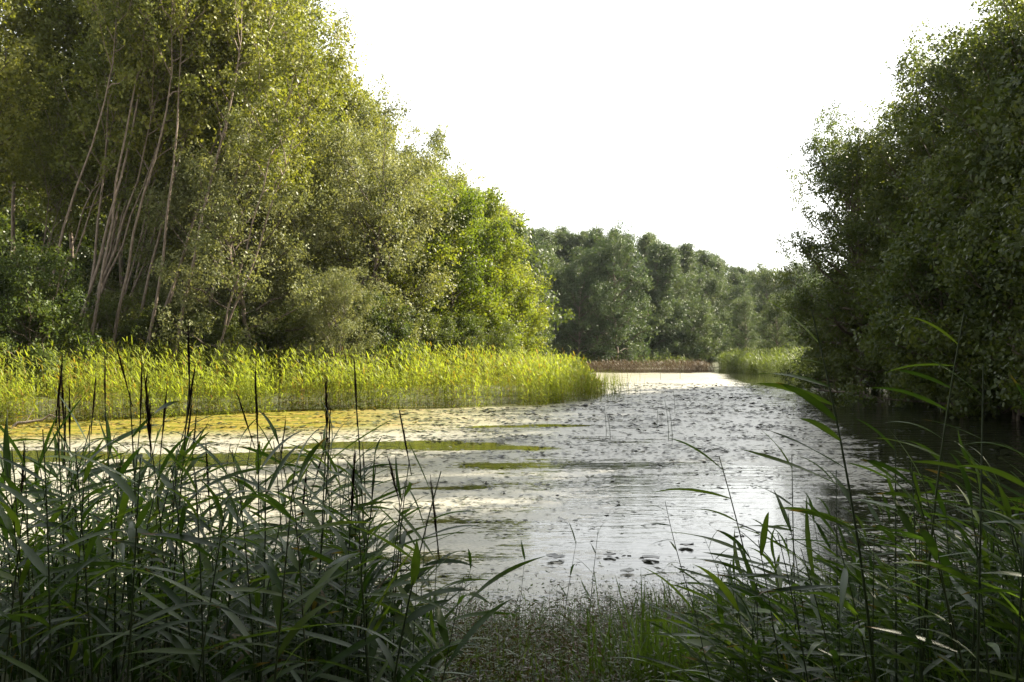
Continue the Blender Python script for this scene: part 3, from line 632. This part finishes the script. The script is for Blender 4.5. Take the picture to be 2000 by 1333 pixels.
i0 = np.arange(n)[:, None]*4
Qp = i0+np.array([[0, 1, 2, 3]])
gd = sunlit_gold(xx, yy)
a = np.clip(r.uniform(0, .7, n)+gd*0.35, 0, 1)  # painted sun warmth carried onto the leaves in that zone
tag(mk_obj('floating_leaves', mk_mesh('floating_leaves', V, [Qp], M_pad, {'v': np.repeat(a, 4)}, smooth=False)), 'small dark leaves floating scattered over the river', kind='stuff', cat='floating leaves')

# larger single floating leaves
def pad_mesh(seed, rad):
    r = rs(seed); b = Buf(); n_ = 14
    th = np.linspace(0.25, 2*np.pi-0.25, n_); rr_ = rad*(1+r.normal(0, .05, n_))
    zz = 0.02+r.uniform(0, .5, n_)*rad*0.5*(np.sin(th*0.5+seed) > 0.2)
    V = np.vstack([[0, 0, 0.015], np.stack([rr_*np.cos(th), rr_*0.8*np.sin(th), zz], 1)])
    b.add(V, None, [(0, k, k+1) for k in range(1, n_)], a=r.uniform(0, .25))
    V2 = V.copy(); V2[:, 2] -= 0.006; b.add(V2, None, [(0, k+1, k) for k in range(1, n_)], a=.1)
    return b.mesh('lily_pad', M_pad, False)
for k, (px, py, sz, lb) in enumerate([(1085, 1092, .11, 'largest dark curled leaf afloat in the bright water in front'), (1093, 1015, .045, 'small dark bud-like leaf afloat above the large curled one'),
        (1016, 1040, .05, 'small dark leaf afloat left of the large curled one'), (1225, 1118, .09, 'yellowish curled leaf afloat under the bent reed'), (1270, 1092, .12, 'flat dark leaf afloat right beside the bent reed'),
        (1190, 1087, .08, 'dark leaf pair afloat left of the bent reed'), (1045, 897, .08, 'upright dark leaf tip in mid river'), (1340, 1068, .10, 'thin dark leaf afloat right of the bent reed'),
        (1238, 770, .16, 'dark lily leaf standing up near the reed point'), (1290, 766, .15, 'dark lily leaf standing up right of the reed point')]):
    Yd = CAMZ*F/(py-680); x, y, _ = pt(px, Yd, 0.01)
    tag(mk_obj('floating_leaf', pad_mesh(k, sz), loc=(x, y, .01), rot=(0, 0, k*1.3)), lb, 'leaf', 'single leaves afloat on the river')

# thin stalks out of the water near the reed point
r = rs(41)
for k, (px, py, h, lb) in enumerate([(1184, 852, .85, 'left of the pair of bare stalks in mid river'), (1192, 858, .75, 'right of the pair of bare stalks in mid river'), (1283, 838, .8, 'bare stalk at the left of the middle stalks'),
        (1306, 860, 1.1, 'tall bare stalk in mid river'), (1313, 862, .9, 'bare stalk just right of the tall one in mid river'), (1225, 762, 1.0, 'bare stalk just off the reed point'),
        (1318, 806, 1.0, 'bare stalk with small tip far out in mid river'), (1290, 742, 1.1, 'distant bare stalk left in the far channel'), (1328, 740, .9, 'distant bare stalk right in the far channel'), (1250, 745, .9, 'distant bare stalk by the far channel reeds')]):
    Yd = CAMZ*F/(py-680); x, y, _ = pt(px, Yd)
    b = Buf(); q = np.linspace(0, 1, 5); L_ = r.uniform(-.12, .12)
    tube(b, np.stack([L_*q**2, 0*q, h*q-.2*(q == 0)], 1), .009*(1-.6*q)*max(1, Yd/40), 5, a=.2)
    tag(mk_obj('rush_stalk', b.mesh('rush_stalk', M_stem), loc=(x, y, 0)), lb, 'rush', 'bare stalks standing in the river')
# sparse outlying reeds off the point (uncountable fringe)
b = Buf(); n = 500
px_ = r.normal(1180, 26, n); Yd = r.uniform(46, 75, n); xx = (px_-1000)/F*Yd
hgt_ = r.uniform(.4, 1.5, n)
d0 = unit(np.stack([r.normal(-.05, .2, n), r.normal(0, .2, n), np.ones(n)], 1))
blade_strip(b, np.stack([xx, Yd, -.05+0*xx], 1), d0, hgt_, np.full(n, .022), r.uniform(0, .25, n), r.uniform(.3, .8, n))
tag(mk_obj('reeds', b.mesh('reeds', M_bedfar, False)), 'thin scattered young reeds in the water off the reed point', kind='stuff', cat='reeds')

# fallen branch by the right bank, driftwood by the left reeds
def branch_thing(name, loc, rz, lb, L, seed, s=1.0, n=6):
    r = rs(seed); e = bpy.data.objects.new(name, None); col.objects.link(e); e.location = loc; e.rotation_euler = (0, 0, rz); tag(e, lb, 'branch')
    b = Buf(); u = np.linspace(0, 1, 8)
    P = np.stack([L*u, .12*L*np.sin(u*3)*.5, .05+.20*L*np.sin(u*2.4)*u], 1)+r.normal(0, .02*L, (8, 3)); P[0, 2] = -.1
    tube(b, P, .05*s*(1-.8*u)+.01, 6); mk_obj('limb', b.mesh('limb', M_wood), e)
    for k in range(n):
        b = Buf(); i_ = r.randint(2, 8); p = P[i_]; d = unit(np.array([r.uniform(-.2, 1), r.normal(0, .6), r.uniform(-.1, .9)])); l = L*r.uniform(.12, .3)
        q = np.linspace(0, 1, 5)[:, None]; tube(b, p+d*l*q+np.array([0, 0, .25*l])*q**2+r.normal(0, .02*l, (5, 3)), np.linspace(.02*s, .006, 5), 5)
        mk_obj('twig', b.mesh('twig', M_wood), e)
branch_thing('fallen_branch', pt(1725, 46, .08), math.pi+.1, 'dark fallen branch with bare twigs reaching over the water from the right bank', 3.2, 3, 1.7, 8)
branch_thing('fallen_branch', pt(20, 31, .05), .3, 'broken pale branch lying at the foot of the left reeds', 1.6, 5, 1.0, 4)

# ------------------------------------------------------------------ foreground reeds
def reed_leaf_mesh(seed):
    r = rs(seed); L = 0.43*r.uniform(.7, 1.15); W = 0.032*r.uniform(.8, 1.25)
    seg = 9; t = np.linspace(0, 1, seg+1)
    e0 = R(r.uniform(12, 44)); e1 = R(r.uniform(-28, 22)); pw = r.uniform(.9, 2.2)
    el = e0+(e1-e0)*t**pw
    ds = L/seg
    x = np.concatenate([[0], np.cumsum(np.cos(el[:-1])*ds)]); z = np.concatenate([[0], np.cumsum(np.sin(el[:-1])*ds)])
    y = 0.04*r.normal()*t**2*L*4
    wd = W*np.clip(np.minimum(.35+2.6*t, 1.05), 0, 1)*(1-np.clip((t-.35)/.65, 0, 1)**1.6); wd[-1] = 0.0006
    tw = r.normal(0, .35)+r.normal(0, 1.2)*t*t
    nx_ = -np.sin(el); nz = np.cos(el)
    c = np.stack([x, y, z], 1); S = np.stack([nx_*np.sin(tw), np.cos(tw), nz*np.sin(tw)], 1); N = np.stack([nx_*np.cos(tw), -np.sin(tw), nz*np.cos(tw)], 1)
    Lf = c-S*wd[:, None]/2+N*wd[:, None]*.12; Rt = c+S*wd[:, None]/2+N*wd[:, None]*.12
    V = np.stack([Lf, c, Rt], 1).reshape(-1, 3)
    i = np.arange(seg)*3
    Q = np.concatenate([np.stack([i, i+1, i+4, i+3], 1), np.stack([i+1, i+2, i+5, i+4], 1)])
    return V, Q, e0+max(0, e1), t
LEAF_RAW = [reed_leaf_mesh(100+k) for k in range(16)]
def leaf_me(k, a):
    b = Buf(); V, Q, _e, t = LEAF_RAW[k]; dry = .55 if a < .45 else 0.1; aa = np.repeat(a-dry*np.clip((t-.72)/.28, 0, 1), 3); aa[1::3] += .12; b.add(V, Q, a=np.clip(aa, 0, 1)); return b.mesh('reed_leaf', M_reed)
FLAT_ = np.argsort([q[2] for q in LEAF_RAW])[:6]
LEAF = [leaf_me(k % 16, [.25, .45, .6, .5, .35, .85][k % 6]) for k in range(48)]
def stem_curve(seed, H):
    r = rs(seed); u = np.linspace(0, 1, 9); ln = r.normal(0, .05, 2)
    return np.stack([ln[0]*u+r.normal(0, .04)*u**2, ln[1]*u+r.normal(0, .04)*u**2, u], 1)*H
STEMS = []
for k in range(10):
    P = stem_curve(k, 1.0); b = Buf(); tube(b, P, np.linspace(.0042, .0016, 9)/1.0, 5, a=.2+.06*k); STEMS.append((P, b.mesh('reed_stem', M_stem)))
def plume_mesh(seed, open_=0.0):
    r = rs(seed); b = Buf(); Lp = .36; n = 90
    tube(b, [[0, 0, -.05], [0, 0, Lp*.5], [0.004, 0, Lp*.95]], [.003, .003, .001], 4, a=.2)
    t = r.uniform(0, 1, n); base = np.stack([0*t, 0*t, t*Lp*.72], 1)
    az = r.uniform(0, 6.28, n); sp = (.017+.05*open_)*r.uniform(.4, 1.3, n)+ .012
    d = unit(np.stack([np.cos(az)*sp-.03*open_, np.sin(az)*sp, np.full(n, .5)], 1))
    ln = Lp*(.18+.28*(1-t))*r.uniform(.7, 1.2, n)
    blade_strip(b, base, d, ln, np.full(n, .0045), np.full(n, .03+.2*open_), r.uniform(0, .8, n), seg=2)
    return b.mesh('reed_plume', M_plume, False)
PLUME = [plume_mesh(k, 0 if k < 4 else 1) for k in range(6)]
r = rs(51)
def reed(x, y, top, seed, label, group=None, plume=None, nleaf=9, wind=0.0, wspread=1.6, lean=(0, 0), f0=.35, lscale=1.0, f1=.93, flat=False):
    """a reed plant: stem, leaves and plume; top = height of the stem tip above the water"""
    z0 = max(float(ground_h(np.array([x]), np.array([y]))[0]), -.15); Hh = top-z0
    e = bpy.data.objects.new('reed', None); col.objects.link(e); e.location = (x, y, z0); e.rotation_euler = (lean[0], lean[1], 0)
    tag(e, label, 'reed', group)
    P, sm = STEMS[seed % 10]
    mk_obj('stem', sm, e, scale=(1.0*Hh, 1.0*Hh, Hh) if False else (Hh, Hh, Hh))
    q = rs(seed+900)
    for k in range(nleaf):
        f = f0+(f1-f0)*(k+q.uniform(-.25, .25))/max(1, nleaf-1); f = min(max(f, .1), .97)
        p = [np.interp(f, np.linspace(0, 1, 9), P[:, c])*Hh for c in range(3)]
        az = (math.pi if q.uniform() < .5 else 0)+q.normal(0, .7) if wind == 0 else (math.pi if wind < 0 else 0)+q.normal(0, wspread)
        s = lscale*q.uniform(.75, 1.2)*(1.0-.25*max(0, f-.8)/.2)
        mk_obj('leaf', LEAF[int(FLAT_[q.randint(6)])+16*q.randint(3)] if flat else LEAF[q.randint(48)], e, loc=p, rot=(q.normal(0, .12), q.normal(-.05, .2)-(.5 if f > .9 else 0), az), scale=(s, s*(q.uniform(.6, .85) if flat else q.uniform(.85, 1.25)), s))
    if plume is not None:
        mk_obj('plume', PLUME[plume], e, loc=P[-1]*Hh-np.array([0, 0, .03]), rot=(q.normal(0, .07), q.normal(0, .09), q.uniform(0, 6)), scale=q.uniform(.8, 1.2))
    return e

# plumed reeds one can pick out (px, plume top row, Y, label)
PL = [(52, 720, 5.0, 0, 'leftmost reed with a dark plume'), (133, 695, 5.0, 1, 'reed with a thick dark plume, second plumed one from the left'), (178, 742, 5.6, 0, 'shorter plumed reed just right of the thick-plumed one'),
      (212, 712, 5.3, 2, 'plumed reed left of the close pair in the left clump'), (232, 690, 5.0, 3, 'left reed of the close pair of dark plumes'), (250, 715, 5.2, 1, 'right reed of the close pair of dark plumes'),
      (290, 655, 4.8, 2, 'tall plumed reed leaning by the close pair'), (318, 640, 4.9, 3, 'tallest plumed reed of the left clump'), (326, 745, 4.6, 5, 'reed with frayed plume under the tallest one'),
      (398, 790, 5.6, 0, 'low plumed reed midway along the left clump'), (434, 768, 5.8, 2, 'slim plumed reed right of the midway one, tilted'), (500, 738, 5.2, 1, 'plumed reed standing free over the orange water margin'),
      (574, 822, 6.2, 3, 'short plumed reed left of the double plume'), (606, 728, 5.0, 5, 'reed with heavy double plume right of centre in the clump'), (720, 698, 4.9, 0, 'tall thin plumed reed near the right end of the clump'),
      (770, 795, 5.0, 2, 'plumed reed right of the tall thin one'), (792, 868, 5.2, 4, 'reed with loose open plume near the right end of the clump'), (830, 950, 4.8, 1, 'rightmost plumed reed of the left clump, alone over the water'),
      (80, 850, 4.6, 4, 'low plumed reed with open dark plume at left'), (458, 880, 5.2, 2, 'short thick plume low in the middle of the left clump'), (506, 930, 5.0, 3, 'lowest dark plume in the middle of the left clump'), (640, 870, 4.6, 5, 'drooping plume leaning under the double plume')]
for k, (px, py, Yd, pv, lb) in enumerate(PL):
    x, y, _ = pt(px, Yd); top = zat(py, Yd)-.27
    reed(x, y, top, 20+k, lb, 'plumed reeds in the left clump', plume=pv, nleaf=7 if px < 750 else 4, f0=.45, f1=.88, lean=(0, R(U(-4, 5))))
for k, (px, py, Yd, lb) in enumerate([(15, 760, 5.4, 'thin plumed reed close to the left frame edge'), (108, 770, 5.8, 'slim plumed reed between the leftmost one and the thick plume'), (158, 805, 6.0, 'low slim plumed reed right of the thick plume'),
        (268, 770, 6.0, 'slim plumed reed behind the close pair'), (352, 800, 6.2, 'slim plumed reed right of the tallest one'), (545, 860, 6.4, 'thin low plumed reed right of the free standing one'),
        (655, 800, 5.8, 'slim plumed reed right of the double plume'), (690, 870, 6.0, 'short slim plumed reed left of the tall thin one'), (748, 900, 6.0, 'short thin plumed reed between the two right tall ones')]):
    x, y, _ = pt(px, Yd); reed(x, y, zat(py, Yd)-.27, 80+k, lb, 'plumed reeds in the left clump', plume=[0, 2, 3][k % 3], nleaf=5, f0=.45, f1=.85, lean=(0, R(U(-4, 4))))
# reed mass left : leaves up to a sloping top line
lx = np.array([-150, 0, 100, 250, 420, 560, 650, 760, 830, 880]); ly = np.array([920, 900, 850, 860, 870, 850, 850, 930, 1060, 1250])
k = 0; r = rs(61)
while k < 150:
    px = r.uniform(-130, 870); Yd = 3.7+r.uniform(0, 1)**.8*4.3
    tip = np.interp(px, lx, ly)+abs(r.normal(0, 105))+r.uniform(-40, 40)
    if px > 700 and Yd > 6: continue
    x, y, _ = pt(px, Yd); top = zat(tip, Yd)
    reed(x, y, max(top, .9), 200+k, 'green leafy reed without plume in the dense left clump', 'leafy reeds of the left clump', nleaf=10, f0=.35, wspread=1.5, lean=(0, R(U(-4, 5))), lscale=1.0)
    k += 1
# reed mass right, blown to the left
rx = np.array([1330, 1400, 1500, 1600, 1750, 1900, 2100]); ry = np.array([1180, 1100, 1060, 1000, 940, 900, 870])
k = 0
while k < 125:
    px = r.uniform(1380, 2130); Yd = 3.9+r.uniform(0, 1)*3.8
    tip = np.interp(px, rx, ry)+abs(r.normal(0, 110))+r.uniform(-30, 60)
    x, y, _ = pt(px, Yd); top = zat(tip, Yd)
    reed(x, y, max(top, .7), 500+k, 'green leafy reed blown to the left in the dense right clump', 'leafy reeds of the right clump', nleaf=9, f0=.3, wind=-1, wspread=.75, lean=(0, R(U(-10, 1))), lscale=.95)
    k += 1
for (px, py, Yd, nl, ln, lb, kw) in [(1722, 600, 4.2, 10, -1, 'tallest reed at right with long leaves streaming left', dict(f0=.55, lscale=.98)), (1795, 615, 4.4, 9, -2, 'slightly shorter tall reed just right of the tallest one', dict(f0=.55, lscale=.9)),
        (1528, 880, 5.0, 7, -8, 'upright reed at the left end of the right clump with two erect blades', dict(f0=.4)), (1560, 900, 5.3, 6, -7, 'reed with narrow blades beside the upright one', dict(f0=.4)),
        (1900, 720, 3.9, 6, -3, 'reed with a broad blade pointing up at the right edge', dict(f0=.5, lscale=.95)), (1985, 800, 3.9, 7, -4, 'reed with broad folded blade at the right frame edge', dict(f0=.5, lscale=.95)),
        (1640, 930, 4.8, 7, -6, 'reed bowing left over the dark water', dict(f0=.4)), (1750, 850, 4.5, 6, -5, 'reed with steep blade below the tallest reed', dict(f0=.5))]:
    x, y, _ = pt(px, Yd); reed(x, y, zat(py, Yd), int(px), lb, 'tall reeds of the right clump', nleaf=nl, wind=-1, wspread=.35, flat=True, lean=(0, R(ln)), **kw)
# the bent reed and small reeds in the middle
for (px, py, Yd, nl, ln, lb) in [(1245, 1000, 7.0, 7, -24, 'lone reed bent over to the left above the herbs in the middle'), (1143, 1030, 7.5, 4, 0, 'small upright reed left of the bent one'), (1100, 1060, 7.6, 3, 2, 'smallest reed left of the small upright one'),
        (905, 1085, 7.2, 4, 6, 'small reed between the left clump and the herbs'), (1000, 1090, 7.6, 2, -2, 'bare thin reed behind the herbs'), (1392, 1050, 7.2, 4, -12, 'thin reed between the bent reed and the right clump')]:
    top = zat(py, Yd); x, y, _ = pt(px, Yd); x -= math.sin(R(ln))*top
    reed(x, y, top/math.cos(R(ln)), int(px), lb, 'small reeds in the middle', nleaf=nl, wind=-1, wspread=.4 if nl > 5 else 1.6, flat=nl > 5, lean=(0, R(ln)), f0=.5, lscale=.62)

# uncountable growth below and behind
def filler(name, n, pxr, Yr, tipf, seed, label, wind, mat, L=.42, W=.026, leafn=9, f0=.15, cat='reeds'):
    r = rs(seed); b = Buf()
    px = r.uniform(*pxr, n); Yd = r.uniform(*Yr, n); x = (px-1000)/F*Yd
    tip = tipf(px)+np.abs(r.normal(0, 70, n)); top = np.maximum(CAMZ-(tip-680)/F*Yd, .35)
    z0 = np.maximum(ground_h(x, Yd), -.1); Hh = np.maximum(top-z0, .3)
    d = unit(np.stack([r.normal(.0+.08*wind, .06, n), r.normal(0, .06, n), np.ones(n)], 1)); base = np.stack([x, Yd, z0], 1)
    side = np.tile([[.003, 0, 0]], (n, 1))
    b.add(np.stack([base-side, base+side, base+d*Hh[:, None]], 1).reshape(-1, 3), None, np.arange(n*3).reshape(n, 3), .3)
    for k in range(leafn):
        f = f0+(.95-f0)*(k+r.uniform(0, 1, n))/leafn
        az = r.uniform(0, 6.28, n) if wind == 0 else np.pi+r.normal(0, .9, n)
        el = R(45)+r.normal(0, .3, n)
        d0 = np.stack([np.cos(az)*np.cos(el), np.sin(az)*np.cos(el), np.sin(el)], 1)
        blade_strip(b, base+d*(Hh*f)[:, None], d0, L*r.uniform(.6, 1.2, n), W*r.uniform(.7, 1.2, n), r.uniform(.2, .8, n), np.clip(r.normal(.42, .2, n), 0, 1), seg=6)
    return tag(mk_obj(name, b.mesh(name, mat)), label, kind='stuff', cat=cat)
filler('reeds', 420, (-150, 830), (4.6, 8.6), lambda p: np.interp(p, lx, ly)+210, 71, 'tangled lower reed growth filling the left clump', 0, M_reed)
filler('reeds', 420, (1400, 2150), (4.6, 8.2), lambda p: np.interp(p, rx, ry)+170, 72, 'tangled lower reed growth filling the right clump', -1, M_reed, L=.36, W=.018)
filler('reeds', 260, (900, 1500), (6.5, 8.8), lambda p: np.where(p > 1300, 1120, 1165)+0*p, 73, 'thin scattered shoots at the edge of the herbs', 0, M_grass, L=.2, W=.008, leafn=3)

# sedge tuft in the lower middle and bank grass
r = rs(81)
for px_t, Y_t, n, sc_t, lb in ((1275, 5.5, 480, 1.0, 'upright tuft of sedge blades at the bottom middle'), (1120, 5.2, 130, .75, 'small sedge tuft left of the big upright one'), (1400, 5.7, 260, .85, 'sedge tuft right of the big upright one'),
                            (965, 5.6, 110, .7, 'small sedge tuft among the herbs at the edge of the left clump'), (1350, 7.6, 120, .6, 'low sedge tuft at the waterline behind the big upright one')):
    b = Buf(); c = np.array(pt(px_t, Y_t, .35 if Y_t < 7 else .12)); base = np.column_stack([r.normal(0, .20*sc_t, n), r.normal(0, .12*sc_t, n), np.zeros(n)])
    az = r.uniform(0, 6.28, n); el = R(72)+r.normal(0, .24, n)
    blade_strip(b, base, np.stack([np.cos(az)*np.cos(el), np.sin(az)*np.cos(el), np.sin(el)], 1), sc_t*r.uniform(.55, 1.1, n), r.uniform(.009, .018, n)*sc_t**.5, r.uniform(.08, .65, n), r.uniform(.3, 1, n), seg=7)
    tag(mk_obj('sedge_tuft', b.mesh('sedge_tuft', M_grass), loc=tuple(c)), lb, 'sedge', 'sedge tufts on the near bank')
b = Buf(); n = 9000
px = r.uniform(1150, 2100, n); Yd = r.uniform(4.2, 8.4, n); x = (px-1000)/F*Yd
keep = r.uniform(0, 1, n) < np.clip((px-1150)/250, .1, 1); px, Yd, x = px[keep], Yd[keep], x[keep]; n = len(x)
az = np.pi+r.normal(0, 1.1, n); el = R(60)+r.normal(0, .3, n); z0 = np.maximum(ground_h(x, Yd), 0)
blade_strip(b, np.stack([x, Yd, z0], 1), np.stack([np.cos(az)*np.cos(el), np.sin(az)*np.cos(el), np.sin(el)], 1), r.uniform(.35, .85, n), r.uniform(.006, .014, n), r.uniform(.15, .7, n), r.uniform(.1, .9, n), seg=6)
tag(mk_obj('grass', b.mesh('grass', M_grass)), 'long grass on the bank at the lower right', kind='stuff', cat='grass')
# herbs: dense small-leaved patch
b = Buf(); n = 5200
px = r.uniform(780, 1560, n); Yd = r.uniform(4.8, 8.9, n); x = (px-1000)/F*Yd
edge = np.clip((px-780)/120, 0, 1)
z0 = np.maximum(ground_h(x, Yd), 0)
hh = (.26+.10*fbm(x, Yd, 9, 3, 2.0)+r.uniform(0, 1, n)**2.5*.42)*edge
d = unit(np.stack([r.normal(0, .25, n), r.normal(0, .25, n), np.ones(n)], 1)); base = np.stack([x, Yd, z0], 1)
side = np.tile([[.0016, 0, 0]], (n, 1))
b.add(np.stack([base-side, base+side, base+d*hh[:, None]], 1).reshape(-1, 3), None, np.arange(n*3).reshape(n, 3), .05)
for k in range(9):
    f = (k+r.uniform(0, 1, n))/9*.8+.2; C = base+d*(hh*f)[:, None]+r.normal(0, .03, (n, 3))
    az = r.uniform(0, 6.28, n); D = unit(np.stack([np.cos(az), np.sin(az), r.normal(.1, .4, n)], 1)); N_ = unit(r.normal(0, .5, (n, 3))+np.array([0, 0, 1]))
    L_ = r.uniform(.02, .06, n)*(1.2-.5*f)
    leaves(b, C, D, N_, L_, L_*.32, np.clip(r.normal(.42, .28, n), 0, 1))
tag(mk_obj('herbs', b.mesh('herbs', M_herb, False)), 'dense patch of small-leaved brownish green herbs at the water edge', kind='stuff', cat='herbs')

# ------------------------------------------------------------------ haze
m, nd, lk = new_mat('haze_air')
pv = nd.new('ShaderNodeVolumePrincipled'); pv.inputs['Color'].default_value = (0.86, 0.93, 1.0, 1); pv.inputs['Density'].default_value = 0.00010
pv.inputs['Anisotropy'].default_value = 0.55
o = nd.new('ShaderNodeOutputMaterial'); lk.new(pv.outputs[0], o.inputs['Volume'])
x0, x1, y0, y1, z0, z1 = -520, 540, -120, 940, -2.2, 30
V = [(x, y, z) for z in (z0, z1) for y in (y0, y1) for x in (x0, x1)]
Q = [(0, 2, 3, 1), (4, 5, 7, 6), (0, 1, 5, 4), (2, 6, 7, 3), (0, 4, 6, 2), (1, 3, 7, 5)]
hz = mk_obj('haze', mk_mesh('haze', V, [np.array(Q)], m, smooth=False)); hz.display_type = 'WIRE'
tag(hz, 'thin pale haze in the air over the river', kind='stuff')
tris = sum(len(me.loops)-2*len(me.polygons) for me in bpy.data.meshes); print('TRIS', tris, 'OBJ', len(bpy.data.objects))
